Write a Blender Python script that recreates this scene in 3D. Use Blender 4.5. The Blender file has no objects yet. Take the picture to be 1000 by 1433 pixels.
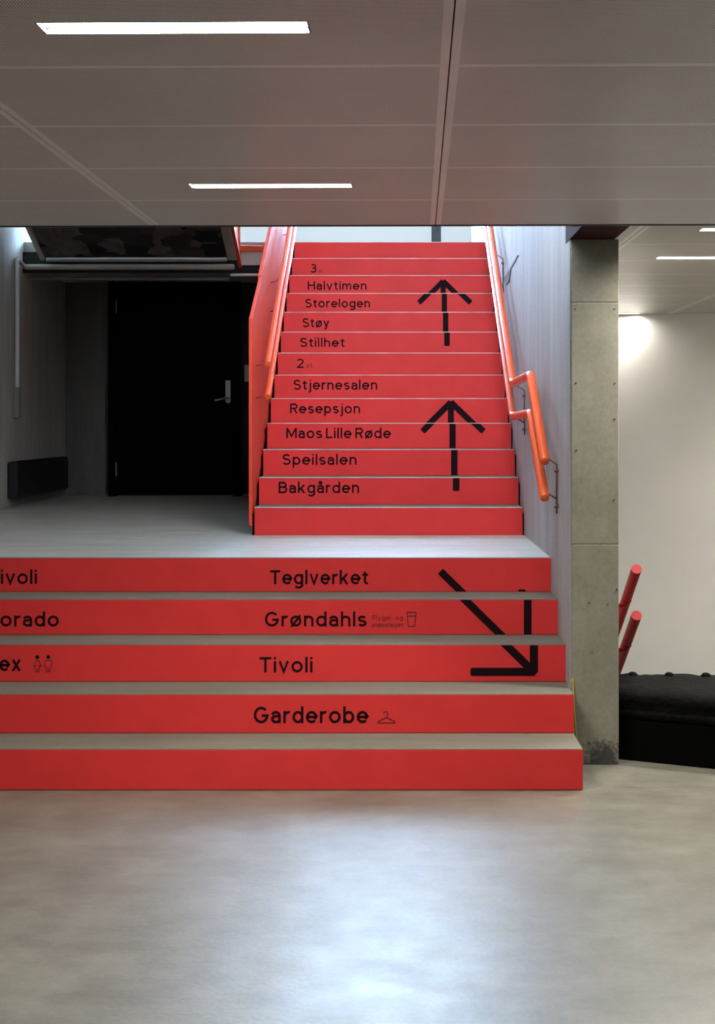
import bpy, bmesh, math, random
from mathutils import Vector, Matrix
random.seed(7)
S = bpy.context.scene
C = S.collection

# ------------------------------------------------------------------ camera
cam_d = bpy.data.cameras.new('camera')
cam = bpy.data.objects.new('camera', cam_d)
C.objects.link(cam)
cam.location = (0, 0, 1.508)
cam.rotation_euler = (math.pi / 2, 0, 0)
cam_d.sensor_fit = 'HORIZONTAL'
cam_d.sensor_width = 36.0
cam_d.lens = 36.0 * 1.933
cam_d.shift_x = -0.0532
cam_d.shift_y = -0.1200
cam_d.clip_end = 100
S.camera = cam

# ------------------------------------------------------------------ world, exposure, light levels
w = bpy.data.worlds.new('world')
S.world = w
w.use_nodes = True
w.node_tree.nodes['Background'].inputs[0].default_value = (0.75, 0.85, 1.0, 1)
w.node_tree.nodes['Background'].inputs[1].default_value = 0.02
S.view_settings.view_transform = 'Standard'
S.view_settings.look = 'None'
S.view_settings.gamma = 1.0
S.view_settings.use_curve_mapping = False
S.view_settings.exposure = 0.0
LAMP = 42.0            # watts of each ceiling lamp behind its louvred diffuser
LAMP_COL = (1.0, 0.955, 0.87)
DAY = 56.0              # frosted stairwell window
FILL_FRONT = 27.0        # added unseen fill panel over the hall ceiling, facing into the stairwell
FILL_FRONT_COL = (0.84, 0.91, 1.0)
DAY_COL = (0.46, 0.70, 1.0)

# ------------------------------------------------------------------ materials
def new_mat(name):
    m = bpy.data.materials.new(name)
    m.use_nodes = True
    nt = m.node_tree
    return m, nt, nt.nodes['Principled BSDF']

def N(nt, t, **kw):
    n = nt.nodes.new(t)
    for k, v in kw.items():
        setattr(n, k, v)
    return n

def math_n(nt, op, a, b=None, clamp=False):
    n = nt.nodes.new('ShaderNodeMath')
    n.operation = op
    n.use_clamp = clamp
    for i, v in enumerate((a, b)):
        if v is None:
            continue
        if isinstance(v, (int, float)):
            n.inputs[i].default_value = v
        else:
            nt.links.new(v, n.inputs[i])
    return n.outputs[0]

def noise(nt, vec, scale, detail=4, rough=0.55):
    n = nt.nodes.new('ShaderNodeTexNoise')
    n.inputs['Scale'].default_value = scale
    n.inputs['Detail'].default_value = detail
    n.inputs['Roughness'].default_value = rough
    nt.links.new(vec, n.inputs['Vector'])
    return n.outputs['Fac']

def ramp(nt, fac, stops):
    r = nt.nodes.new('ShaderNodeValToRGB')
    els = r.color_ramp.elements
    while len(els) < len(stops):
        els.new(0.5)
    for e, (p, c) in zip(els, stops):
        e.position = p
        e.color = (*c, 1)
    nt.links.new(fac, r.inputs[0])
    return r.outputs[0]

def mapping(nt, vec, scale):
    m = nt.nodes.new('ShaderNodeMapping')
    m.inputs['Scale'].default_value = scale
    nt.links.new(vec, m.inputs['Vector'])
    return m.outputs[0]

def mixc(nt, fac, a, b, mode='MIX'):
    n = nt.nodes.new('ShaderNodeMix')
    n.data_type = 'RGBA'
    n.blend_type = mode
    for s, v in (('Factor', fac), ('A', a), ('B', b)):
        sock = [i for i in n.inputs if i.name == s and (i.type == 'RGBA' or (s == 'Factor' and i.type == 'VALUE'))][0]
        if isinstance(v, (int, float)):
            sock.default_value = v
        elif isinstance(v, tuple):
            sock.default_value = (*v, 1)
        else:
            nt.links.new(v, sock)
    return [o for o in n.outputs if o.type == 'RGBA'][0]

def concrete(name, lo, hi, rough=0.7, stretch=(1, 1, 1), bump=0.15, pits=True, rough_var=0.1, spec=0.5, dirt=None, mottle=0.0, grain=0.35):
    m, nt, b = new_mat(name)
    co = nt.nodes.new('ShaderNodeTexCoord').outputs['Object']
    st = mapping(nt, co, stretch)
    f = noise(nt, st, 2.2, 6, 0.6)
    col = ramp(nt, f, [(0.3, lo), (0.7, hi)])
    fine = noise(nt, co, 55, 3)
    col = mixc(nt, grain, col, ramp(nt, fine, [(0.3, (0.55, 0.55, 0.55)), (0.7, (1, 1, 1))]), 'MULTIPLY')
    if mottle:
        mt = noise(nt, mapping(nt, co, (1, 1.7, 1)), 7, 8, 0.72)
        col = mixc(nt, mottle, col, ramp(nt, mt, [(0.38, (0.62, 0.62, 0.62)), (0.6, (1, 1, 1)), (0.68, (1.0, 1.0, 1.0))]), 'MULTIPLY')
    if pits:
        v = nt.nodes.new('ShaderNodeTexVoronoi')
        v.inputs['Scale'].default_value = 9
        nt.links.new(co, v.inputs['Vector'])
        col = mixc(nt, ramp(nt, v.outputs['Distance'], [(0.02, (1, 1, 1)), (0.06, (0, 0, 0))]), col, (0.05, 0.045, 0.04))
    if dirt:
        # scorched-looking grime patch with a shape of its own: (centre, radius, colour)
        c, r, dc = dirt
        d = nt.nodes.new('ShaderNodeVectorMath')
        d.operation = 'DISTANCE'
        nt.links.new(co, d.inputs[0])
        d.inputs[1].default_value = c
        k = math_n(nt, 'SUBTRACT', math_n(nt, 'ADD', math_n(nt, 'MULTIPLY', noise(nt, co, 38, 6, 0.8), 2.6), -0.45),
                   math_n(nt, 'DIVIDE', d.outputs['Value'], r), True)
        col = mixc(nt, math_n(nt, 'MULTIPLY', k, 2.2, True), col, dc)
    nt.links.new(col, b.inputs['Base Color'])
    rn = noise(nt, st, 4, 5)
    rr = math_n(nt, 'ADD', math_n(nt, 'MULTIPLY', math_n(nt, 'SUBTRACT', rn, 0.5), rough_var * 2), rough)
    nt.links.new(rr, b.inputs['Roughness'])
    b.inputs['Specular IOR Level'].default_value = spec
    bp = nt.nodes.new('ShaderNodeBump')
    bp.inputs['Strength'].default_value = bump
    bp.inputs['Distance'].default_value = 0.01
    nt.links.new(fine, bp.inputs['Height'])
    nt.links.new(bp.outputs[0], b.inputs['Normal'])
    return m

def paint(name, col, rough=0.4, var=0.08, metal=0.0, coat=0.0, scuff=None, spec=0.5):
    m, nt, b = new_mat(name)
    co = nt.nodes.new('ShaderNodeTexCoord').outputs['Object']
    f = noise(nt, co, 6, 5)
    lo = tuple(c * (1 - var) for c in col)
    hi = tuple(min(1, c * (1 + var)) for c in col)
    c = ramp(nt, f, [(0.3, lo), (0.7, hi)])
    if scuff:
        v = noise(nt, mapping(nt, co, (1, 1, 2.5)), 38, 2, 0.5)
        c = mixc(nt, math_n(nt, 'MULTIPLY', ramp(nt, v, [(0.76, (0, 0, 0)), (0.80, (1, 1, 1))]), 0.5), c, scuff)
    nt.links.new(c, b.inputs['Base Color'])
    b.inputs['Roughness'].default_value = rough
    b.inputs['Metallic'].default_value = metal
    b.inputs['Coat Weight'].default_value = coat
    b.inputs['Specular IOR Level'].default_value = spec
    return m

def glow(name, col, strength):
    m, nt, b = new_mat(name)
    b.inputs['Base Color'].default_value = (0.05, 0.05, 0.05, 1)
    b.inputs['Emission Color'].default_value = (*col, 1)
    b.inputs['Emission Strength'].default_value = strength
    return m

def perforated(name, px, py, base, hole, rough):
    m, nt, b = new_mat(name)
    co = nt.nodes.new('ShaderNodeTexCoord').outputs['Object']
    sp = nt.nodes.new('ShaderNodeSeparateXYZ')
    nt.links.new(co, sp.inputs[0])
    x, y = sp.outputs[0], sp.outputs[1]
    P = 0.0064
    def cell(off):
        u = math_n(nt, 'SUBTRACT', math_n(nt, 'FRACT', math_n(nt, 'ADD', math_n(nt, 'DIVIDE', x, P), off)), 0.5)
        v = math_n(nt, 'SUBTRACT', math_n(nt, 'FRACT', math_n(nt, 'ADD', math_n(nt, 'DIVIDE', y, P * 1.732), off)), 0.5)
        return math_n(nt, 'ADD', math_n(nt, 'POWER', u, 2.0), math_n(nt, 'MULTIPLY', math_n(nt, 'POWER', v, 2.0), 3.0))
    d = math_n(nt, 'MINIMUM', cell(0.0), cell(0.5))
    h = math_n(nt, 'LESS_THAN', d, 0.076)
    def inside(c, pitch, edge):
        f = math_n(nt, 'FRACT', math_n(nt, 'DIVIDE', c, pitch))
        e = math_n(nt, 'MINIMUM', f, math_n(nt, 'SUBTRACT', 1.0, f))
        return math_n(nt, 'GREATER_THAN', e, edge / pitch)
    mask = math_n(nt, 'MULTIPLY', inside(x, px, 0.022), inside(y, py, 0.011))
    h = math_n(nt, 'MULTIPLY', h, mask)
    f = noise(nt, co, 1.6, 4)
    c = ramp(nt, f, [(0.3, tuple(v * 0.93 for v in base)), (0.7, tuple(min(1, v * 1.07) for v in base))])
    c = mixc(nt, h, c, hole)
    nt.links.new(c, b.inputs['Base Color'])
    b.inputs['Roughness'].default_value = rough
    b.inputs['Metallic'].default_value = 0.0
    nt.links.new(math_n(nt, 'SUBTRACT', 0.5, math_n(nt, 'MULTIPLY', h, 0.5)), b.inputs['Specular IOR Level'])
    return m

M = {}
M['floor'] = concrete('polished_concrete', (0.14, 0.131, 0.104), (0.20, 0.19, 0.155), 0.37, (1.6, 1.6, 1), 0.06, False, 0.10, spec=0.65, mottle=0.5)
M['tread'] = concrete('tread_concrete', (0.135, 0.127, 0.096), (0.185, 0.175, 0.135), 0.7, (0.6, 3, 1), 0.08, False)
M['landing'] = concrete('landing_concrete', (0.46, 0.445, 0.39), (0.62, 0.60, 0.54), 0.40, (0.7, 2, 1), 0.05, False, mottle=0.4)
M['column'] = concrete('column_concrete', (0.25, 0.238, 0.185), (0.35, 0.333, 0.265), 0.7, (1, 1, 0.8), 0.05, False, mottle=0.35,
                       dirt=((0.925, 6.15, 0.03), 0.115, (0.045, 0.045, 0.045)))
M['board'] = concrete('board_marked_concrete', (0.34, 0.33, 0.33), (0.50, 0.49, 0.49), 0.7, (1, 3, 0.35), 0.08, False)
M['darkwall'] = concrete('grey_brown_concrete', (0.12, 0.11, 0.10), (0.18, 0.168, 0.15), 0.8, (3, 3, 0.4), 0.25, False)
M['tanwall'] = concrete('tan_concrete', (0.44, 0.42, 0.365), (0.60, 0.575, 0.51), 0.75, (3, 3, 0.4), 0.2, False)
M['white'] = concrete('white_plaster', (0.66, 0.65, 0.62), (0.72, 0.71, 0.68), 0.8, (1, 1, 1), 0.0, False, grain=0.04)
M['room'] = concrete('room_plaster', (0.30, 0.285, 0.25), (0.36, 0.34, 0.30), 0.8, (1, 1, 1), 0.05, False)
M['red'] = paint('riser_red', (0.74, 0.041, 0.041), 0.55, 0.05, scuff=(0.78, 0.22, 0.12), spec=0.25)
M['orange'] = paint('orange_enamel', (0.88, 0.115, 0.020), 0.22, 0.03, coat=0.3)
M['panel'] = paint('red_orange_enamel', (0.80, 0.075, 0.035), 0.45, 0.06, spec=0.3)
M['darkred'] = paint('dark_red_enamel', (0.31, 0.008, 0.008), 0.5, 0.04, spec=0.2)
M['maroon'] = paint('maroon_primer', (0.030, 0.0035, 0.006), 0.8, 0.1, spec=0.1)
M['black'] = paint('black_paint', (0.008, 0.008, 0.009), 0.6, 0.2)
M['matt'] = paint('matt_black', (0.0025, 0.0025, 0.0025), 0.9, 0.2, spec=0.05)
M['ink'] = paint('letter_black', (0.012, 0.002, 0.005), 0.7, 0.1, spec=0.12)
M['faded'] = paint('faded_ink', (0.19, 0.010, 0.014), 0.55, 0.1)
M['thin_ink'] = paint('icon_ink', (0.10, 0.006, 0.010), 0.55, 0.1)
M['nosing'] = paint('worn_edge', (0.62, 0.50, 0.48), 0.35, 0.3)
M['steel'] = paint('steel', (0.45, 0.42, 0.40), 0.35, 0.1, metal=0.9)
M['rod'] = paint('bracket_rod', (0.16, 0.09, 0.08), 0.4, 0.1, metal=0.5)
M['redrod'] = paint('red_rod', (0.30, 0.025, 0.02), 0.4, 0.1)
M['tanmetal'] = paint('tan_steel', (0.50, 0.46, 0.40), 0.5, 0.1)
M['conduit'] = paint('white_conduit', (0.72, 0.70, 0.68), 0.45, 0.05)
M['grey'] = paint('grey_sleeve', (0.25, 0.24, 0.23), 0.6, 0.1)
M['slate'] = paint('dark_slate', (0.07, 0.07, 0.075), 0.7, 0.1)
M['trim'] = paint('ceiling_trim', (0.035, 0.028, 0.030), 0.5, 0.1)
M['housing'] = paint('lamp_housing', (0.10, 0.095, 0.09), 0.5, 0.05)
M['seam'] = paint('dark_void', (0.02, 0.02, 0.02), 0.9, 0.1)
M['yellow'] = paint('yellow_cord', (0.42, 0.30, 0.03), 0.6, 0.1)
M['day'] = glow('frosted_daylight', DAY_COL, DAY)
M['day_low'] = glow('frosted_daylight_lower', (0.80, 0.92, 1.0), 0.66)
M['day_front'] = glow('frosted_daylight_front', FILL_FRONT_COL, FILL_FRONT)  # glow of the added panel above the hall ceiling
M['lamp'] = glow('lamp_diffuser', LAMP_COL, 12.0)
M['ceil'] = perforated('perforated_panel', 1.163, 0.63, (0.80, 0.775, 0.785), (0.06, 0.057, 0.058), 0.35)
M['ceil_r'] = perforated('perforated_panel_pale', 1.0, 0.63, (0.44, 0.42, 0.355), (0.08, 0.075, 0.065), 0.28)
# dark soffit with brown patches
m_, nt_, b_ = new_mat('patched_soffit')
co_ = nt_.nodes.new('ShaderNodeTexCoord').outputs['Object']
vo_ = nt_.nodes.new('ShaderNodeTexVoronoi')
vo_.distance = 'CHEBYCHEV'
vo_.inputs['Scale'].default_value = 4.5
nt_.links.new(mapping(nt_, co_, (1, 1.2, 1.2)), vo_.inputs['Vector'])
nt_.links.new(mixc(nt_, noise(nt_, co_, 9, 4), (0.006, 0.005, 0.006), ramp(nt_, vo_.outputs['Color'], [(0.35, (0.01, 0.008, 0.01)), (0.75, (0.26, 0.20, 0.19))])), b_.inputs['Base Color'])
b_.inputs['Roughness'].default_value = 0.8
M['soffit'] = m_
# black quilted fabric
m_, nt_, b_ = new_mat('black_fabric')
co_ = nt_.nodes.new('ShaderNodeTexCoord').outputs['Object']
nt_.links.new(ramp(nt_, noise(nt_, co_, 14, 5, 0.7), [(0.45, (0.003, 0.003, 0.003)), (0.8, (0.003, 0.0032, 0.0032))]), b_.inputs['Base Color'])
b_.inputs['Roughness'].default_value = 0.75
b_.inputs['Specular IOR Level'].default_value = 0.05
bp_ = nt_.nodes.new('ShaderNodeBump')
bp_.inputs['Strength'].default_value = 0.6
bp_.inputs['Distance'].default_value = 0.02
nt_.links.new(noise(nt_, co_, 25, 4), bp_.inputs['Height'])
nt_.links.new(bp_.outputs[0], b_.inputs['Normal'])
M['fabric'] = m_

# ------------------------------------------------------------------ mesh helpers
class MB:
    def __init__(self):
        self.v, self.f = [], []
    def add(self, vs, fs):
        n = len(self.v)
        self.v += [tuple(p) for p in vs]
        self.f += [tuple(i + n for i in q) for q in fs]
        return self
    def box(self, x0, x1, y0, y1, z0, z1):
        return self.add([(x0, y0, z0), (x1, y0, z0), (x1, y1, z0), (x0, y1, z0), (x0, y0, z1), (x1, y0, z1), (x1, y1, z1), (x0, y1, z1)],
                        [(0, 3, 2, 1), (4, 5, 6, 7), (0, 1, 5, 4), (1, 2, 6, 5), (2, 3, 7, 6), (3, 0, 4, 7)])
    def prism_x(self, prof, x0, x1):          # profile in (y, z), extruded along x
        n = len(prof)
        vs = [(x0, y, z) for y, z in prof] + [(x1, y, z) for y, z in prof]
        fs = [tuple(range(n)), tuple(range(2 * n - 1, n - 1, -1))]
        fs += [(i, i + n, (i + 1) % n + n, (i + 1) % n) for i in range(n)]
        return self.add(vs, fs)
    def prism_y(self, prof, y0, y1):          # profile in (x, z)
        n = len(prof)
        vs = [(x, y0, z) for x, z in prof] + [(x, y1, z) for x, z in prof]
        fs = [tuple(range(n)), tuple(range(2 * n - 1, n - 1, -1))]
        fs += [(i, i + n, (i + 1) % n + n, (i + 1) % n) for i in range(n)]
        return self.add(vs, fs)
    def prism_z(self, prof, z0, z1):
        n = len(prof)
        vs = [(x, y, z0) for x, y in prof] + [(x, y, z1) for x, y in prof]
        fs = [tuple(range(n)), tuple(range(2 * n - 1, n - 1, -1))]
        fs += [(i, i + n, (i + 1) % n + n, (i + 1) % n) for i in range(n)]
        return self.add(vs, fs)
    def tube(self, pts, r, seg=14, dome=True, bend=0.0):
        P = [Vector(p) for p in pts]
        if bend > 0:
            Q = [P[0]]
            for i in range(1, len(P) - 1):
                a, b, c = P[i - 1], P[i], P[i + 1]
                d0 = min(bend, (a - b).length * 0.45)
                d1 = min(bend, (c - b).length * 0.45)
                s, e = b + (a - b).normalized() * d0, b + (c - b).normalized() * d1
                for k in range(6):
                    t = k / 5
                    Q.append(s * (1 - t) ** 2 + b * 2 * t * (1 - t) + e * t * t)
            P = Q + [P[-1]]
        rings = []
        n = len(P)
        ref = None
        for i in range(n):
            d = ((P[i + 1] - P[i]).normalized() if i < n - 1 else Vector()) + ((P[i] - P[i - 1]).normalized() if i > 0 else Vector())
            d.normalize()
            if ref is None:
                ref = d.orthogonal().normalized()
            u = (ref - d * ref.dot(d)).normalized()
            ref = u
            v = d.cross(u)
            k = 1.0
            if 0 < i < n - 1:
                k = 1 / max(0.5, (P[i + 1] - P[i]).normalized().dot(d))
            rings.append((P[i], u, v, r, d))
        full = []
        if dome:
            p, u, v, rr, d = rings[0]
            for a in (80, 55, 28):
                full.append((p - d * r * math.sin(math.radians(a)) * 0.6, u, v, r * math.cos(math.radians(a))))
        full += [(p, u, v, rr) for p, u, v, rr, d in rings]
        if dome:
            p, u, v, rr, d = rings[-1]
            for a in (28, 55, 80):
                full.append((p + d * r * math.sin(math.radians(a)) * 0.6, u, v, r * math.cos(math.radians(a))))
        vs, fs = [], []
        for p, u, v, rr in full:
            for k in range(seg):
                t = 2 * math.pi * k / seg
                vs.append(p + u * rr * math.cos(t) + v * rr * math.sin(t))
        for i in range(len(full) - 1):
            for k in range(seg):
                a, b = i * seg + k, i * seg + (k + 1) % seg
                fs.append((a, b, b + seg, a + seg))
        fs.append(tuple(range(seg - 1, -1, -1)))
        fs.append(tuple((len(full) - 1) * seg + k for k in range(seg)))
        return self.add(vs, fs)
    def build(self, name, mat, parent=None, bevel=0.0, smooth=False, segs=2):
        off = Vector((0, 0, 0))
        q = parent
        while q is not None:
            off += q.location
            q = q.parent
        me = bpy.data.meshes.new(name)
        me.from_pydata([tuple(Vector(p) - off) for p in self.v], [], self.f)
        bm = bmesh.new()
        bm.from_mesh(me)
        bmesh.ops.recalc_face_normals(bm, faces=bm.faces[:])
        bm.to_mesh(me)
        bm.free()
        if smooth:
            for p in me.polygons:
                p.use_smooth = True
        me.materials.append(M[mat] if isinstance(mat, str) else mat)
        o = bpy.data.objects.new(name, me)
        C.objects.link(o)
        if parent is not None:
            o.parent = parent
        if bevel:
            b = o.modifiers.new('bevel', 'BEVEL')
            b.width = bevel
            b.segments = segs
            b.limit_method = 'ANGLE'
        return o

def thing(name, label, cat, loc=(0, 0, 0), group=None):
    o = bpy.data.objects.new(name, None)
    o.empty_display_size = 0.1
    C.objects.link(o)
    o.location = loc
    return tag(o, label, cat, group)

def tag(o, label, cat, group=None):
    o['label'] = label
    o['category'] = cat
    if group:
        o['group'] = group
    return o

def struct(o):
    o['kind'] = 'structure'
    return o

# ------------------------------------------------------------------ dimensions (metres; x right, y away, z up)
R = 0.17
LZ0, LD = 5.722, 0.2955          # first riser and going of the wide lower flight
UZ0, UD = 8.342, 0.2741          # the same for the narrow upper flight
lowY = [LZ0 + k * LD for k in range(5)]
upY = [UZ0 + k * UD for k in range(13)]
HL = 5 * R                        # landing
HU = 18 * R                       # upper landing
XW = 0.777                        # face of the stairwell wall
XL = -3.13                        # far side wall
HC = 2.341                        # suspended ceiling

# ------------------------------------------------------------------ setting
f = MB()
f.box(-3.4, 4.4, -4.0, 6.75, -0.15, 0)
f.box(2.9, 4.4, 6.75, 10.7, -0.15, 0)
struct(f.build('floor', 'floor'))
struct(MB().box(0.98, 2.9, 6.75, 10.9, -2.7, -2.55).build('floor_lower', 'floor'))
struct(MB().box(2.9, 2.98, 6.75, 10.9, -2.7, -0.15).build('wall_pit', 'white'))
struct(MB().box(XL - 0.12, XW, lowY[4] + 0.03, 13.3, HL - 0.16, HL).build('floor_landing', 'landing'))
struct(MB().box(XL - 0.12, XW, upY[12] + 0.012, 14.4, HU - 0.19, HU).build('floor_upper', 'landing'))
# stairwell wall in three cast lengths with fine joints between
wr = MB()
for y0, y1 in ((6.160, 7.138), (7.143, 10.068), (10.074, 14.4)):
    wr.box(XW, XW + 0.03 if y0 > 7 else 0.783, y0, y1, 0, 5.35)
wr.box(0.783, XW + 0.03, 6.45, 7.138, 0, 5.35).box(0.783, 0.985, 6.30, 7.0, HC + 0.02, 5.35)
wr.box(XW + 0.02, 0.985, 6.45, 14.4, -2.6, 5.35)
struct(wr.build('wall_right', 'board'))
struct(MB().box(XL - 0.14, XL, lowY[4] + 0.3, 14.4, 0, 5.35).build('wall_left', 'tanwall'))
struct(MB().box(XL - 0.3, XL, -4, lowY[4] + 0.3, 0, HC + 0.3).build('wall_left_front', 'room'))
struct(MB().box(XL - 0.3, 4.4, -4.15, -4.0, 0, HC + 0.3).build('wall_rear', 'room'))
struct(MB().box(4.3, 4.45, -4, 10.9, -0.2, HC + 0.3).build('wall_far_right', 'white'))
struct(MB().prism_z([(0.98, 10.66), (4.4, 9.75), (4.4, 9.9), (0.98, 10.82)], -2.7, HC + 0.3).build('wall_back_right', 'white'))
# wall behind the landing: concrete pier, then the black doorway
bw = MB()
bw.box(XL, -2.70, 13.1, 13.3, HL, HU - 0.19)
bw.box(-2.70, -1.47, 13.1, 13.3, HL + 2.08, HU - 0.19)
struct(bw.build('wall_back', 'darkwall'))
struct(MB().box(-1.47, XW, 13.1, 13.3, HL, HU - 0.19).build('wall_back_dark', 'black'))
# over the suspended ceiling: the parapet wall that looks back into the stairwell, and the stairwell's own ceiling
fw = MB().box(XL, 0.985, 5.55, 5.70, HC + 0.06, 3.1)
fw.box(XL, -0.3, 5.55, 5.70, 3.1, 5.35).box(0.70, 0.985, 5.55, 5.70, 3.1, 5.35).box(-0.3, 0.70, 5.55, 5.70, 4.9, 5.35)
struct(fw.build('wall_front', 'white'))
fill_o = bpy.data.objects.new('window_2', None)  # added glowing panel, hidden by the ceiling, lights the upper risers from the front
C.objects.link(fill_o)
fill_o.location = (0, 5.62, 3.1)
struct(fill_o)
MB().box(-0.3, 0.70, 5.60, 5.62, 3.1, 4.9).build('pane', 'day_front', fill_o)
struct(MB().box(XL - 0.14, 0.985, 5.55, 14.5, 5.35, 5.5).build('ceiling_stairwell', 'white'))
# added unseen wall between the two flights, keeps fill light off the door
struct(MB().prism_x([(7.62, 2.68), (11.5, 3.22), (11.5, 5.35), (7.62, 5.35)], -1.13, -1.03).build('wall_spandrel', 'white'))
# upper back wall: sill wall, frosted window with dark mullions
struct(MB().box(XL, XW, 14.3, 14.45, HU, 3.14).build('wall_upper', 'white'))
wn = bpy.data.objects.new('window_1', None)
C.objects.link(wn)
wn.location = (0, 14.3, 3.14)
struct(wn)
MB().box(XL, -2.25, 14.3, 14.4, 3.14, 5.35).build('frame', 'white', wn)  # blind bay added to keep window light off the left wall
for i, (x0, x1) in enumerate(((-2.25, -1.10), (-1.05, 0.375), (0.465, XW))):
    MB().box(x0, x1, 14.34, 14.36, 3.14, 3.72).build('pane', 'day_low', wn)
    MB().box(x0, x1, 14.34, 14.36, 3.72, 5.08).build('pane', 'day', wn)
MB().box(0.372, 0.468, 14.22, 14.34, 3.40, 5.35).build('mullion', 'black', wn)
MB().box(-1.10, -1.05, 14.26, 14.34, 3.14, 5.35).build('mullion', 'black', wn)
MB().box(XL, XW, 14.3, 14.4, 5.08, 5.35).build('frame', 'white', wn)

# ------------------------------------------------------------------ ceilings
def rect_minus(r, holes):
    out = [r]
    for hx0, hx1, hy0, hy1 in holes:
        nxt = []
        for x0, x1, y0, y1 in out:
            a0, a1, b0, b1 = max(x0, hx0), min(x1, hx1), max(y0, hy0), min(y1, hy1)
            if a0 >= a1 or b0 >= b1:
                nxt.append((x0, x1, y0, y1))
                continue
            for q in ((x0, a0, y0, y1), (a1, x1, y0, y1), (a0, a1, y0, b0), (a0, a1, b1, y1)):
                if q[1] - q[0] > 1e-6 and q[3] - q[2] > 1e-6:
                    nxt.append(q)
        out = nxt
    return out

LW, LDp = 0.283, 0.043
front_lamps = [(-0.5815, -0.935), (-0.5815, -2.83)]
PIV = Vector((0.165, 5.71, 0))
YAW = -0.016
fc = MB()
holes = [(x - LW, x + LW, y - LDp, y + LDp) for x, y in front_lamps]
for i in range(-3, 4):
    for j in range(0, 16):
        x0, x1 = i * 1.163 + 0.0018, (i + 1) * 1.163 - 0.0018
        y1, y0 = -j * 0.63 - 0.0006, -(j + 1) * 0.63 + 0.0006
        for q in rect_minus((x0, x1, y0, y1), holes):
            fc.box(q[0], q[1], q[2], q[3], HC, HC + 0.02)
co = struct(fc.build('ceiling', 'ceil'))
co.location = (PIV.x, PIV.y, 0)
co.rotation_euler = (0, 0, YAW)
cb = struct(MB().box(-3.6, 4.4, -9.9, 0, HC + 0.05, HC + 0.06).build('ceiling_backing', 'seam'))
cb.location = (PIV.x, PIV.y, 0)
cb.rotation_euler = (0, 0, YAW)
tr = struct(MB().box(-3.4, 4.2, 0.0, 0.022, HC - 0.004, HC + 0.06).build('trim_1', 'trim'))
tr.location = (PIV.x, PIV.y, 0)
tr.rotation_euler = (0, 0, YAW)

right_lamps = [(1.592, 5.935), (1.592, 6.93), (1.552, 10.36), (3.55, 6.42), (3.55, 8.3), (3.55, 9.6)]  # the row at the far side is added fill, out of frame
HR = HC + 0.012
rc = MB()
holes = [(x - LW, x + LW, y - LDp, y + LDp) for x, y in right_lamps]
for i in range(-1, 4):
    for j in range(0, 9):
        x0, x1 = max(0.99, 1.054 + i * 1.0 + 0.0018), min(4.4, 1.054 + (i + 1) * 1.0 - 0.0018)
        y0, y1 = 5.79 + j * 0.63 + 0.0006, min(10.7, 5.79 + (j + 1) * 0.63 - 0.0006)
        if x1 > x0 and y1 > y0:
            for q in rect_minus((x0, x1, y0, y1), holes):
                rc.box(q[0] - 1.054, q[1] - 1.054, q[2] - 5.79, q[3] - 5.79, HR, HR + 0.02)
ro = struct(rc.build('ceiling_right', 'ceil_r'))
ro.location = (1.054, 5.79, 0)
struct(MB().box(0.99, 4.4, 5.72, 10.8, HR + 0.05, HR + 0.06).build('ceiling_right_backing', 'seam'))

def lamp(x, y, z, rz, label, power=1.0):
    t = thing('ceiling_light', label, 'ceiling light', (x, y, z), 'recessed ceiling lamps')
    h = MB()
    wl = 0.004
    h.box(-LW, -LW + wl, -LDp, LDp, 0.0, 0.045)
    h.box(LW - wl, LW, -LDp, LDp, 0.0, 0.045)
    h.box(-LW + wl, LW - wl, -LDp, -LDp + wl, 0.0, 0.045)
    h.box(-LW + wl, LW - wl, LDp - wl, LDp, 0.0, 0.045)
    hv = MB().add([Vector(p) + Vector((x, y, z)) for p in h.v], h.f)
    hv.build('housing', 'housing', t)
    MB().box(x - LW + wl, x + LW - wl, y - LDp + wl, y + LDp - wl, z + 0.014, z + 0.02).build('diffuser', 'lamp', t)
    ld = bpy.data.lights.new('lamp_light', 'AREA')
    ld.shape = 'RECTANGLE'
    ld.size, ld.size_y = 2 * LW - 0.02, 2 * LDp - 0.016
    ld.energy = LAMP * power
    ld.color = LAMP_COL
    ld.spread = math.radians(156)
    lo = bpy.data.objects.new('lamp_light', ld)
    C.objects.link(lo)
    lo.parent = t
    lo.location = (0, 0, 0.0125)
    t.rotation_euler = (0, 0, rz)

labs = ['bright slim lamp recessed in the brown perforated ceiling, just in front of the stairwell opening',
        'bright slim lamp recessed in the brown perforated ceiling, the longer looking one nearest the viewer']
for i, (x, y) in enumerate(front_lamps):
    p = Vector((x, y, 0))
    p.rotate(Matrix.Rotation(YAW, 3, 'Z'))
    lamp(PIV.x + p.x, PIV.y + p.y, HC, YAW, labs[i] if i < 2 else 'slim ceiling lamp over the hall behind the viewer')
for (x, y), l in zip(right_lamps, ['slim lamp in the tan ceiling closest to the dark ceiling edge, mostly out of frame',
                                   'slim lamp in the tan ceiling halfway back, reaching out of frame',
                                   'slim lamp in the tan ceiling close to the white wall, cut off by the column']):
    lamp(x, y, HR, 0, l, 0.16 if y > 10 else 1.0)
for y in (6.42, 8.3, 9.6):  # added lamps out of view, to brighten the side room
    lamp(3.55, y, HR, 0, 'slim lamp in the tan ceiling further into the side room, out of frame')

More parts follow.
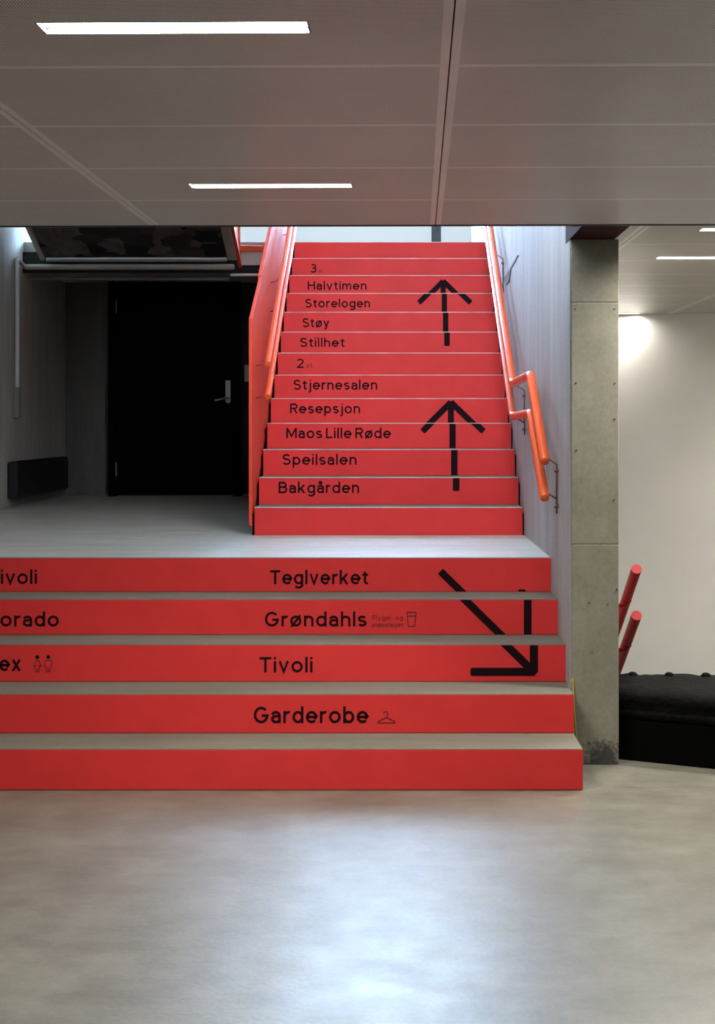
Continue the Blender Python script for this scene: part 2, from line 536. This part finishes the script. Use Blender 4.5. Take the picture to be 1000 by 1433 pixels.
# ------------------------------------------------------------------ column and the plate over it
cl = MB()
for z0, z1 in ((0, 0.980), (0.983, 2.058), (2.061, HC)):
    cl.box(0.7835, 0.994, 6.156, 6.44, z0, z1)
cl.box(0.786, 0.992, 6.158, 6.43, 0, HC)
col_o = struct(cl.build('column', 'column', bevel=0.0025))
for x, z in ((0.80, 2.03), (0.975, 2.03), (0.803, 1.70), (0.977, 1.70), (0.805, 1.40), (0.975, 1.54), (0.972, 1.18), (0.985, 0.78), (0.945, 0.715), (0.862, 0.72), (0.875, 0.50)):
    r0 = random.uniform(0.0025, 0.005)
    MB().tube([(x, 6.154, z), (x, 6.1565, z)], r0, 10, False).build('tie_hole', 'seam', col_o)
struct(MB().box(0.775, 0.973, 5.74, 6.30, HC, HC + 0.25).build('trim_2', 'maroon'))

# ------------------------------------------------------------------ lettering helpers
# a monoline grotesque: every glyph is a set of centre lines (cap height 1, x-height 0.70)
def arc(cx, cy, rx, ry, a0, a1, n=14):
    return [(cx + rx * math.cos(math.radians(a0 + (a1 - a0) * i / n)), cy + ry * math.sin(math.radians(a0 + (a1 - a0) * i / n))) for i in range(n + 1)]
def ring(cx, cy, rx, ry): return arc(cx, cy, rx, ry, 0, 360, 26)
_dot = [(0.07, 0.86), (0.07, 1.01)]
_a = [[(0.055, 0.49)] + arc(0.26, 0.43, 0.20, 0.20, 150, 0) + [(0.46, 0)], [(0.46, 0.40), (0.24, 0.40)] + arc(0.235, 0.235, 0.165, 0.165, 90, 270) + arc(0.28, 0.25, 0.18, 0.18, -90, 0)]
GL = {
 'o': (0.64, [ring(0.32, 0.35, 0.25, 0.28)]),
 'n': (0.55, [[(0.07, 0), (0.07, 0.70)], [(0.07, 0.40)] + arc(0.275, 0.42, 0.205, 0.21, 180, 0) + [(0.48, 0)]]),
 'm': (0.86, [[(0.07, 0), (0.07, 0.70)], [(0.07, 0.40)] + arc(0.25, 0.43, 0.18, 0.20, 180, 0) + [(0.43, 0)], [(0.43, 0.40)] + arc(0.61, 0.43, 0.18, 0.20, 180, 0) + [(0.79, 0)]]),
 'h': (0.55, [[(0.07, 0), (0.07, 1.03)], [(0.07, 0.40)] + arc(0.275, 0.42, 0.205, 0.21, 180, 0) + [(0.48, 0)]]),
 'r': (0.36, [[(0.07, 0), (0.07, 0.70)], [(0.07, 0.38)] + arc(0.31, 0.40, 0.24, 0.23, 180, 78)]),
 'i': (0.14, [[(0.07, 0), (0.07, 0.70)], _dot]),
 'j': (0.24, [[(0.17, 0.70), (0.17, -0.10)] + arc(0.04, -0.10, 0.13, 0.12, 0, -100), [(0.17, 0.86), (0.17, 1.01)]]),
 'l': (0.14, [[(0.07, 0), (0.07, 1.03)]]),
 't': (0.38, [[(0.17, 0.90), (0.17, 0.22)] + arc(0.31, 0.21, 0.14, 0.14, 180, 270) + [(0.37, 0.07)], [(0, 0.64), (0.37, 0.64)]]),
 'a': (0.53, _a),
 'e': (0.62, [[(0.08, 0.36), (0.555, 0.36)] + arc(0.31, 0.35, 0.245, 0.28, 2, 318, 24)]),
 's': (0.50, [arc(0.25, 0.495, 0.18, 0.135, 28, 255) + arc(0.25, 0.21, 0.19, 0.14, 85, -150)]),
 'd': (0.60, [ring(0.30, 0.35, 0.23, 0.28), [(0.53, 0), (0.53, 1.03)]]),
 'b': (0.60, [ring(0.30, 0.35, 0.23, 0.28), [(0.07, 0), (0.07, 1.03)]]),
 'p': (0.60, [ring(0.30, 0.35, 0.23, 0.28), [(0.07, -0.27), (0.07, 0.70)]]),
 'g': (0.60, [ring(0.30, 0.35, 0.23, 0.28), [(0.53, 0.70), (0.53, -0.04)] + arc(0.30, -0.04, 0.23, 0.18, 0, -150)]),
 'v': (0.58, [[(0.065, 0.70), (0.29, 0.04), (0.515, 0.70)]]),
 'y': (0.58, [[(0.065, 0.70), (0.30, 0.05)], [(0.515, 0.70), (0.27, -0.06)] + arc(0.13, -0.06, 0.14, 0.14, 0, -95)]),
 'x': (0.58, [[(0.075, 0.70), (0.505, 0)], [(0.505, 0.70), (0.075, 0)]]),
 'k': (0.58, [[(0.07, 0), (0.07, 1.03)], [(0.48, 0.70), (0.10, 0.27)], [(0.22, 0.42), (0.50, 0)]]),
 'å': (0.53, _a + [ring(0.27, 0.93, 0.085, 0.085)]),
 'ø': (0.64, [ring(0.32, 0.35, 0.25, 0.28), [(0.07, -0.02), (0.57, 0.72)]]),
 'B': (0.66, [[(0.07, 0), (0.07, 1)], [(0.07, 0.93), (0.36, 0.93)] + arc(0.36, 0.735, 0.195, 0.195, 90, -90) + [(0.07, 0.54)], [(0.07, 0.54), (0.37, 0.54)] + arc(0.37, 0.305, 0.225, 0.235, 90, -90) + [(0.07, 0.07)]]),
 'S': (0.65, [arc(0.32, 0.73, 0.24, 0.20, 25, 250) + arc(0.32, 0.29, 0.255, 0.22, 80, -155)]),
 'M': (0.86, [[(0.07, 0), (0.07, 1)], [(0.79, 0), (0.79, 1)], [(0.08, 0.97), (0.43, 0.20), (0.78, 0.97)]]),
 'L': (0.52, [[(0.07, 1), (0.07, 0.07), (0.52, 0.07)]]),
 'R': (0.64, [[(0.07, 0), (0.07, 1)], [(0.07, 0.93), (0.37, 0.93)] + arc(0.37, 0.715, 0.205, 0.215, 90, -90) + [(0.07, 0.50)], [(0.34, 0.50), (0.57, 0)]]),
 'H': (0.70, [[(0.07, 0), (0.07, 1)], [(0.63, 0), (0.63, 1)], [(0.07, 0.53), (0.63, 0.53)]]),
 'T': (0.66, [[(0, 0.93), (0.66, 0.93)], [(0.33, 0), (0.33, 0.93)]]),
 'G': (0.80, [arc(0.40, 0.5, 0.33, 0.43, 42, 335, 24) + [(0.73, 0.46), (0.42, 0.46)]]),
 'E': (0.56, [[(0.54, 0.93), (0.07, 0.93), (0.07, 0.07), (0.55, 0.07)], [(0.07, 0.52), (0.50, 0.52)]]),
 'F': (0.54, [[(0.54, 0.93), (0.07, 0.93), (0.07, 0)], [(0.07, 0.50), (0.48, 0.50)]]),
 '2': (0.56, [arc(0.28, 0.70, 0.21, 0.23, 165, -38) + [(0.08, 0.07), (0.55, 0.07)]]),
 '3': (0.56, [arc(0.27, 0.735, 0.19, 0.195, 150, -88) + [(0.2, 0.54)], arc(0.27, 0.30, 0.22, 0.23, 92, -150)]),
 '.': (0.15, [[(0.075, 0), (0.075, 0.15)]]),
 '-': (0.28, [[(0, 0.34), (0.28, 0.34)]]),
 ' ': (0.12, []),
}

def ribbon(path, wd):
    P = [Vector(p) for p in path]
    n = len(P)
    closed = n > 3 and (P[0] - P[-1]).length < 1e-6
    vs = []
    for i in range(n):
        a = P[i - 1] if i > 0 else (P[n - 2] if closed else None)
        c = P[i + 1] if i < n - 1 else (P[1] if closed else None)
        d0 = (P[i] - a).normalized() if a is not None else None
        d1 = (c - P[i]).normalized() if c is not None else None
        d0 = d0 or d1
        d1 = d1 or d0
        n0, n1 = Vector((-d0.y, d0.x)), Vector((-d1.y, d1.x))
        m = n0 + n1
        if m.length < 1e-4:
            m = n0
        m.normalize()
        k = min(1 / max(0.3, m.dot(n0)), 2.2)
        vs += [P[i] + m * wd / 2 * k, P[i] - m * wd / 2 * k]
    fs = [(2 * i, 2 * i + 1, 2 * i + 3, 2 * i + 2) for i in range(n - 1)]
    return vs, fs

def text_mesh(body, x0, x1, z0, cap, y, weight):
    pos, item = 0.0, []
    for ch in body:
        adv, paths = GL[ch]
        if ch == ' ':
            pos += adv + 0.06
            continue
        item.append((pos, paths, 1.06 if ch.islower() else 1.0))
        pos += adv + 0.13
    total = pos - 0.13
    sx = (x1 - x0) / total
    mb = MB()
    k = 0
    for p, paths, low in item:
        for path in paths:
            vs, fs = ribbon([((p + a) * sx, (b * low if low > 1 and b <= 0.72 else b) * cap) for a, b in path], weight * cap)
            mb.add([(x0 + v.x, y - 0.00004 * (k % 5), z0 + v.y) for v in vs], fs)
            k += 1
    return mb, sx / cap

def clip(poly, axis, val, keep_gt):
    out = []
    for i in range(len(poly)):
        a, b = poly[i], poly[(i + 1) % len(poly)]
        ia, ib = ((a[axis] >= val) == keep_gt), ((b[axis] >= val) == keep_gt)
        if ia:
            out.append(a)
        if ia != ib:
            t = (val - a[axis]) / (b[axis] - a[axis])
            out.append((a[0] + t * (b[0] - a[0]), a[1] + t * (b[1] - a[1])))
    return out

def stroke(a, b, wd, rnd=0.25):
    a, b = Vector(a), Vector(b)
    d = (b - a).normalized()
    n = Vector((-d.y, d.x)) * wd / 2
    c = d * wd * rnd * 0.5
    k = 1 - rnd
    return [tuple(p) for p in (a + n * k - c * 0.6, a - n * k - c * 0.6, a - n + c * 0.4, b - n - c * 0.4, b - n * k + c * 0.6, b + n * k + c * 0.6, b + n - c * 0.4, a + n + c * 0.4)]

def strokes(segs, z0, z1, y, wd):
    mb = MB()
    for i, (a, b) in enumerate(segs):
        p = clip(clip(stroke(a, b, wd), 1, z0, True), 1, z1, False)
        if len(p) > 2:
            yy = y - 0.00015 * i
            mb.add([(q[0], yy, q[1]) for q in p], [tuple(range(len(p)))])
    return mb

def line_icon(paths, y, wd):
    mb = MB()
    i = 0
    for path in paths:
        for a, b in zip(path[:-1], path[1:]):
            p = stroke(a, b, wd, 0.5)
            mb.add([(q[0], y - 0.00005 * (i % 9), q[1]) for q in p], [tuple(range(len(p)))])
            i += 1
    return mb

F, CX, HY, EH = 1933.0, 553.2, 596.5, 1.508
def ex(px, y): return (px - CX) * y / F          # survey of the photograph, converted to metres on each riser
def ez(py, y): return EH + (HY - py) * y / F

# ------------------------------------------------------------------ lower flight
ls = thing('staircase', 'wide lower flight of five steps with red lettered risers and bare concrete treads', 'stairs', (XL, LZ0, 0))
prof = []
for k in range(5):
    prof += [(lowY[k] + 0.012, k * R), (lowY[k] + 0.012, (k + 1) * R)]
prof += [(lowY[4] + 0.0299, HL), (lowY[4] + 0.0299, 0)]
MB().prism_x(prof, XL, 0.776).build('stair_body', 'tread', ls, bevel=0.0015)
low_r = []
for k in range(5):
    r_ = MB().box(XL + 0.002, 0.776, lowY[k], lowY[k] + 0.0118, k * R + 0.002, (k + 1) * R - 0.0025).build('riser', 'red', ls, bevel=0.0012)
    low_r.append(r_)
    MB().box(XL + 0.002, 0.7755, lowY[k] + 0.001, lowY[k] + 0.0125, (k + 1) * R - 0.0024, (k + 1) * R + 0.0005).build('tread_edge', 'tread', ls)

def words(risers, ys, k, body, l, r, base, cap, mat='ink', weight=0.16):
    y = ys[k]
    mb, ratio = text_mesh(body, ex(l, y), ex(r, y), ez(base, y), cap * y / F, y - 0.0012, weight)
    print('TEXT', body, round(ratio, 2))
    return mb.build('lettering', mat, risers[k])

words(low_r, lowY, 4, 'Teglverket', 377.8, 515, 817.6, 19.6)
words(low_r, lowY, 3, 'Grøndahls', 370.4, 512.8, 876.5, 20.3)
words(low_r, lowY, 2, 'Tivoli', 363, 437.2, 940.8, 21.2)
words(low_r, lowY, 1, 'Garderobe', 355, 515, 1011.8, 22.8)
words(low_r, lowY, 4, 'Tivoli', -17.0, 51.8, 817.0, 19.6)
words(low_r, lowY, 3, 'Eldorado', -41.5, 82.6, 876.5, 20.3)
words(low_r, lowY, 2, 'ex', -0.5, 29.4, 938.8, 21.2)
words(low_r, lowY, 3, 'Flygel- og', 520.8, 563.6, 867.4, 6.4, 'faded', 0.14)
words(low_r, lowY, 3, 'pianolager', 520.8, 564.4, 877.2, 6.4, 'faded', 0.14)

def icon(k, paths, wpx, mat='thin_ink', name='icon'):
    y = lowY[k]
    return line_icon([[(ex(a, y), ez(b, y)) for a, b in p] for p in paths], y - 0.0014, wpx * y / F).build(name, mat, low_r[k])
# beaker
icon(3, [[(569, 856.8), (582.2, 856.8), (580, 875.6), (578.8, 876.4), (572.4, 876.4), (571.2, 875.6), (569, 856.8)], [(569.6, 862), (581.6, 862)]], 1.3, 'thin_ink', 'beaker_icon')
# coat hanger
hk = [(536.6, 998.4)] + [(539.6 + 3 * math.cos(t), 998.4 - 3 * math.sin(t)) for t in [math.pi * (1 - i / 5 * 1.25) for i in range(1, 6)]] + [(540.2, 1002.6), (540.2, 1004)]
icon(1, [hk, [(540.2, 1003.6), (528.2, 1010), (528.6, 1011.6), (552, 1011.6), (552.4, 1010), (540.2, 1003.6)]], 1.3, 'thin_ink', 'hanger_icon')
# woman and man
def disc(cx_, cz_, r_): return [(cx_ + r_ * math.cos(t * math.pi / 6), cz_ + r_ * math.sin(t * math.pi / 6)) for t in range(13)]
fem = [(50.6, 924), (54.2, 924), (58, 932), (56.4, 933), (54.6, 930), (55.8, 935.4), (54.4, 935.4), (54.6, 939.8), (52.6, 939.8), (52.4, 935.4), (52, 939.8), (50.2, 939.8), (50.4, 935.4), (49, 935.4), (50.2, 930), (48.4, 933), (46.8, 932), (50.6, 924)]
mal = [(64.6, 924), (71, 924), (72.8, 926), (72.4, 932.6), (70.6, 932.6), (70.6, 939.8), (68, 939.8), (67.8, 934.4), (67.4, 939.8), (64.8, 939.8), (64.8, 932.6), (63, 932.6), (62.8, 926), (64.6, 924)]
icon(2, [fem], 0.8, 'thin_ink', 'woman_icon')
icon(2, [mal], 0.8, 'thin_ink', 'man_icon')
y_ = lowY[2]
for cxp, nm in ((52.3, 'icon_head'), (67.7, 'icon_head')):
    d = disc(cxp, 919.4, 2.7)[:-1]
    MB().add([(ex(a, y_), y_ - 0.0014, ez(b, y_)) for a, b in d], [tuple(range(12))]).build(nm, 'ink', low_r[2])

down = [((0.226, 0.782), (0.622, 0.394)), ((0.345, 0.386), (0.628, 0.386)), ((0.632, 0.39), (0.632, 0.690))]
for k in (2, 3, 4):
    s_ = strokes(down, k * R + 0.002, (k + 1) * R - 0.0025, lowY[k] - 0.0012, 0.037)
    if k == 2:
        s_.add([(x, lowY[k] - 0.0018, z) for x, z in ((0.60, 0.3675), (0.632, 0.3675), (0.6505, 0.386), (0.6505, 0.42))], [(0, 1, 2, 3)])
    if s_.v:
        s_.build('arrow', 'ink', low_r[k])

# ------------------------------------------------------------------ upper flight
XU0, XU1 = -0.851, 0.767
us = thing('staircase', 'narrow upper flight of red lettered risers climbing between the handrails to the bright window', 'stairs', (0, UZ0, HL))
prof = []
for k in range(13):
    prof += [(upY[k] + 0.012, HL + k * R), (upY[k] + 0.012, HL + (k + 1) * R)]
tail = [(upY[12] + 0.012, HU - 0.25), (UZ0 + 0.4, HL)]
MB().prism_x(prof + tail, XU0 + 0.004, XU1 - 0.004).build('stair_body', 'tread', us)
st = []
for k in range(13):
    st += [(upY[k] + 0.006, HL + k * R), (upY[k] + 0.006, HL + (k + 1) * R - 0.045)]
for x0, x1 in ((XU1 - 0.004, XW - 0.001), (XU0 - 0.0145, XU0 + 0.004)):  # black fill painted in for the shade of the gaps beside the risers
    MB().prism_x(st + [(upY[12] + 0.012, HU - 0.012), (upY[12] + 0.012, HU - 0.25), (UZ0 + 0.4, HL)], x0, x1).build('stringer', 'matt', us)
up_r = []
for k in range(13):
    z0 = HL + k * R
    r_ = MB().box(XU0, XU1, upY[k], upY[k] + 0.0118, z0 + 0.001, z0 + R - 0.005).build('riser', 'red', us, bevel=0.0012)
    up_r.append(r_)
    MB().box(XU0, XU1, upY[k] - 0.002, upY[k] + 0.0125, z0 + R - 0.0048, z0 + R + 0.0003).build('nosing', 'nosing', us)

T = [(1, 'Bakgården', 389.6, 502.4, 690, 15.6), (2, 'Speilsalen', 394.9, 498.8, 650.4, 14.9), (3, 'Maos Lille Røde', 400.4, 546.6, 613.2, 14.4),
     (4, 'Resepsjon', 405.7, 503.6, 578.4, 13.7), (5, 'Stjernesalen', 410.5, 527.6, 545.3, 13.7), (6, '2', 414.8, 424.9, 514.8, 12.7),
     (7, 'Stillhet', 419.6, 482, 485.5, 12.7), (8, 'Støy', 423.2, 460.4, 457.9, 12.5), (9, 'Storelogen', 426.8, 517.5, 430.3, 12.0),
     (10, 'Halvtimen', 430.4, 512.7, 405.6, 12.0), (11, '3', 434, 442.9, 381.6, 12.0)]
for k, b, l, r, base, cap in T:
    words(up_r, upY, k, b, l, r, base, cap)
words(up_r, upY, 6, 'et.', 428.5, 438.8, 514.8, 7.0, 'faded', 0.15)
words(up_r, upY, 11, 'et.', 445.5, 452.8, 381.6, 5.6, 'faded', 0.15)
for tipz, x in ((1.672, 0.378), (2.672, 0.382)):
    segs = [((x, tipz - 0.010), (x, tipz - 0.565)), ((x, tipz), (x - 0.198, tipz - 0.197)), ((x, tipz), (x + 0.204, tipz - 0.197))]
    for k in range(13):
        z0 = HL + k * R
        s_ = strokes(segs, z0 + 0.002, z0 + R - 0.005, upY[k] - 0.0012, 0.042)
        if s_.v:
            s_.build('arrow', 'ink', up_r[k])

# ------------------------------------------------------------------ handrails of the stairwell
SL = R / UD
def up_line(y0, z0, y1): return (y1, z0 + SL * (y1 - y0))
XR = 0.705
hr = thing('handrail', 'glossy orange double handrail bracketed to the pale concrete stairwell wall', 'handrail', (XW, 6.5, HL))
for dz, z_end, nm in ((0.0, 1.344, 'upper_rail'), (-0.2, 1.172, 'lower_rail')):
    a = (XR, 6.54, z_end)
    pts = [a, (XR, 7.21, 1.776 + dz), (XR, 8.31, 1.766 + dz)]
    y, z = up_line(8.31, 1.766 + dz, 11.7)
    pts += [(XR, y, z), (XR, 12.3, z)]
    MB().tube(pts, 0.0235, 18, True, 0.035).build(nm, 'orange', hr, smooth=True)
def bracket(y, za, zb, par):
    b = MB()
    b.tube([(XR, y, za), (XW - 0.008, y - 0.005, za - 0.045), (XW - 0.008, y - 0.005, zb - 0.11)], 0.004, 8, False)
    b.tube([(XR, y, zb), (XW - 0.006, y - 0.005, zb - 0.04)], 0.004, 8, False)
    for z in (za - 0.075, zb - 0.075):
        b.tube([(XW - 0.02, y - 0.005, z), (XW + 0.004, y - 0.005, z)], 0.008, 10, False)
    return b.build('bracket', 'rod', par, smooth=True)
bracket(6.60, 1.37, 1.20, hr)
for y in (8.25, 9.9, 11.5):
    z = 1.766 + max(0, SL * (y - 8.31))
    bracket(y, z, z - 0.2, hr)

bal = thing('balustrade', 'solid red-orange side panel with two orange handrails along the upper flight beside the dark doorway', 'balustrade', (-0.876, 8.34, HL))
pn = [(8.345, 0.906), (8.345, 2.157), (8.95, 2.472), (8.95, 1.29)]
MB().prism_x(pn, -0.886, -0.866).build('panel', 'panel', bal, bevel=0.002)
pn = [(8.955, 1.293), (8.955, 2.487), (10.3, 3.245), (11.95, 4.20), (11.95, 3.0)]
MB().prism_x(pn, -0.892, -0.868).build('panel', 'panel', bal, bevel=0.002)

XH = -0.79
for z0, nm in ((1.892, 'upper_rail'), (1.69, 'lower_rail')):
    y, z = up_line(8.55, z0, 11.7)
    MB().tube([(XH, 8.55, z0), (XH, y, z), (XH, 12.3, z)], 0.0195, 18, False, 0.03).build(nm, 'orange', bal, smooth=False)
for y in (8.60, 9.6, 10.7):
    z = 1.892 + SL * (y - 8.55)
    for dz in (0, -0.2):
        MB().tube([(XH, y, z + dz), (XH - 0.04, y - 0.01, z + dz - 0.03), (-0.868, y - 0.02, z + dz - 0.04)], 0.004, 8, False).build('bracket', 'redrod', bal, smooth=True)

# ------------------------------------------------------------------ return flight over the landing
rf = thing('staircase', 'return flight over the black door, seen from below as a dark patchy soffit', 'stairs', (-2.2, 11.6, 2.94))
sl = 0.43
Y2 = 11.535
def rz(y, z0=2.925): return z0 + sl * (Y2 - y)
MB().prism_x([(Y2, rz(Y2)), (8.0, rz(8.0)), (8.0, rz(8.0) + 0.12), (Y2, rz(Y2) + 0.12)], -2.93, -1.40).build('soffit', 'soffit', rf)
for x0, x1 in ((-2.965, -2.93), (-1.40, -1.325)):
    MB().prism_x([(Y2 + 0.006, rz(Y2) - 0.03), (8.0, rz(8.0) - 0.03), (8.0, rz(8.0) + 0.3), (Y2 + 0.006, rz(Y2) + 0.3)], x0, x1).build('stringer', 'tanmetal', rf)
MB().prism_x([(11.60, 2.84), (11.66, 2.84), (8.0, 4.75), (8.0, 4.45)], -1.318, -1.290).build('side_panel', 'panel', rf)
# slab edge dressing
struct(MB().box(XL, -0.90, 11.60, 11.64, 2.80, 2.972).build('trim_3', 'seam'))
struct(MB().box(-1.30, -0.90, 11.585, 11.60, 2.86, 2.975).build('trim_4', 'white'))
t = thing('guard_rail', 'orange guard frame on the upper landing edge between the two flights', 'railing', (-1.1, 11.58, 2.975))
MB().box(-1.30, -0.90, 11.56, 11.60, 2.975, 3.02).build('bottom_rail', 'orange', t, bevel=0.002)
MB().box(-1.322, -1.300, 11.56, 11.60, 2.975, 4.0).build('post', 'orange', t, bevel=0.002)
MB().box(-1.30, -0.90, 11.56, 11.60, 3.96, 4.0).build('top_rail', 'orange', t, bevel=0.002)
for z, x0, x1, y, r, mat, lab in ((2.903, -2.92, -1.42, 11.575, 0.017, 'tanmetal', 'tan pipe under the dark soffit, the higher of two'),
                            (2.842, -3.09, -1.36, 11.57, 0.023, 'tanmetal', 'thicker tan pipe under the dark soffit, joined to the white wall conduit'),
                            (2.763, XL - 0.01, -1.42, 11.75, 0.014, 'grey', 'thin grey pipe above the black door'),
                            (2.775, -1.38, -0.90, 11.57, 0.013, 'conduit', 'short white pipe under the orange guard frame')):
    tag(MB().tube([(x0, y, z), (x1, y, z)], r, 14, True).build('pipe', mat, smooth=True), lab, 'pipe', 'pipes under the return flight')

# ------------------------------------------------------------------ doorway and things on the landing
d = bpy.data.objects.new('door_1', None)
C.objects.link(d)
d.location = (-2.05, 13.0, HL)
struct(d)
MB().box(-2.62, -1.54, 13.02, 13.07, HL + 0.008, HL + 2.03).build('leaf', 'matt', d, bevel=0.002)
fr = MB().box(-2.70, -2.63, 12.98, 13.12, HL, HL + 2.10)
fr.box(-1.53, -1.46, 12.98, 13.12, HL, HL + 2.10)
fr.box(-2.63, -1.53, 12.98, 13.12, HL + 2.04, HL + 2.10)
fr.build('frame', 'matt', d)
MB().box(-1.602, -1.555, 13.008, 13.02, HL + 0.885, HL + 1.09).build('handle_plate', 'steel', d, bevel=0.002)
MB().tube([(-1.575, 13.01, HL + 0.925), (-1.575, 12.95, HL + 0.925), (-1.69, 12.95, HL + 0.90)], 0.010, 12, True).build('handle', 'steel', d, smooth=True)
MB().tube([(-1.575, 13.012, HL + 0.89), (-1.575, 13.0, HL + 0.89)], 0.016, 14, False).build('lock_cylinder', 'steel', d)
for z in (HL + 0.19, HL + 1.72):
    MB().tube([(-2.63, 12.995, z), (-2.63, 12.995, z + 0.13)], 0.009, 10, False).build('hinge', 'steel', d)
struct(MB().box(-1.44, -0.95, 13.06, 13.1, HL + 0.0, HL + 0.018).build('baseboard_back', 'grey'))
tag(MB().box(-1.43, -1.37, 13.08, 13.1, 1.93, 2.09).build('wall_switch', 'conduit', bevel=0.004), 'small pale switch plate on the dark wall, half hidden by the red side panel', 'switch')

hb = thing('wall_heater', 'black rectangular wall heater low on the concrete wall beside the landing', 'heater', (XL, 12.0, HL))
MB().box(XL + 0.001, XL + 0.09, 11.12, 12.86, HL + 0.07, HL + 0.37).build('casing', 'black', hb, bevel=0.02, segs=3)
g = MB().box(XL + 0.02, XL + 0.08, 11.2, 12.8, HL + 0.366, HL + 0.3695)
for i in range(14):
    y = 11.2 + i * 0.122
    g.box(XL + 0.02, XL + 0.08, y, y + 0.07, HL + 0.368, HL + 0.374)
g.build('grille', 'matt', hb)

cd = thing('conduit', 'white conduit running down the concrete wall near the left edge, above the heater', 'conduit', (XL, 11.35, 1.6))
MB().tube([(XL + 0.022, 11.35, 1.83), (XL + 0.022, 11.35, 2.885), (XL + 0.03, 11.57, 2.842)], 0.018, 12, True).build('tube', 'conduit', cd, smooth=True)
MB().box(XL + 0.001, XL + 0.045, 11.325, 11.385, 1.575, 1.83).build('sleeve', 'grey', cd, bevel=0.004)

# ------------------------------------------------------------------ small things on the stairwell wall and by the column
wd = MB().prism_x([(9.868, 2.565), (9.715, 2.501), (9.422, 2.491), (9.282, 2.563), (8.70, 2.583), (8.763, 2.594), (9.317, 2.578), (9.677, 2.567)], XW - 0.006, XW)  # flat dark wedge on the wall face
tag(wd.build('wall_bracket', 'slate'), 'dark wedge-shaped bracket on the pale concrete wall above the orange handrail', 'bracket')
tag(MB().tube([(0.787, 6.148, 0.385), (0.797, 6.146, 0.2), (0.806, 6.144, 0.1), (0.818, 6.14, 0.006)], 0.0035, 8, True).build('cord', 'yellow', smooth=True),
    'thin yellow cord hanging at the column foot beside the lowest steps', 'cord')

sr = thing('handrail', 'pair of dark red handrails sloping down behind the concrete column', 'handrail', (1.125, 6.45, 0))
for z0, nm in ((0.842, 'upper_rail'), (0.625, 'lower_rail')):
    MB().tube([(1.125, 6.45, z0), (1.125, 9.6, z0 - SL * 3.15)], 0.0245, 20, False).build(nm, 'darkred', sr, smooth=False)
    for y in (6.72, 8.2):
        z = z0 - SL * (y - 6.45)
        MB().tube([(1.14, y, z - 0.012), (1.11, y, z - 0.034), (1.05, y + 0.02, z - 0.05), (0.984, y + 0.02, z - 0.06)], 0.011, 10, True).build('bracket', 'darkred', sr, smooth=True)

# black padded barrier at the head of the descending stair
bt = thing('padded_barrier', 'low black fabric padded barrier on the floor beside the column', 'barrier', (1.2, 6.2, 0))
A = Vector((1.0, 6.26, 0)); U = Vector((0.39, -0.18, 0)).normalized(); V = Vector((0, 1, 0))
def L(u, v, z): return tuple(A + U * u + V * v * (1 + 1.047 * u) + Vector((0, 0, z)))   # the back edge runs square to the column
n_u = 56
def sheet(profile, bump):
    vs, fs = [], []
    for i in range(n_u + 1):
        u = 1.75 * i / n_u
        for j, (v, z) in enumerate(profile):
            b = bump(u, j)
            vs.append(L(u, v + b * 0.6, z + b))
    m = len(profile)
    for i in range(n_u):
        for j in range(m):
            a, c = i * m + j, i * m + (j + 1) % m
            fs.append((a, c, c + m, a + m))
    fs.append(tuple(range(m)))
    fs.append(tuple(n_u * m + j for j in range(m - 1, -1, -1)))
    return MB().add(vs, fs)
base = [(0, 0.0), (0, 0.18), (0.02, 0.19), (0.38, 0.19), (0.40, 0.18), (0.40, 0.0)]
sheet(base, lambda u, j: 0).build('base', 'matt', bt, bevel=0.004)
pad = [(0.004, 0.19), (-0.003, 0.20), (0.004, 0.222), (0.012, 0.234), (0.006, 0.26), (0.010, 0.29), (0.03, 0.312), (0.10, 0.320), (0.3, 0.322), (0.375, 0.318), (0.395, 0.29), (0.395, 0.19)]
def pb(u, j):
    if j in (0, 11):
        return 0
    return 0.0045 * math.sin(u * 33 + j * 1.1) * math.sin(u * 11.3 + j * 2.1) + 0.002 * math.sin(u * 80 + j)
sheet(pad, pb).build('cushion', 'fabric', bt, smooth=True)
for i in range(9):
    c = L(0.145 + i * 0.19, 0.345, 0.325)
    kb = MB().tube([(c[0], c[1], c[2] - 0.012), (c[0], c[1], c[2] - 0.002)], 0.022, 14, True)
    kb.build('button', 'fabric', bt, smooth=True)
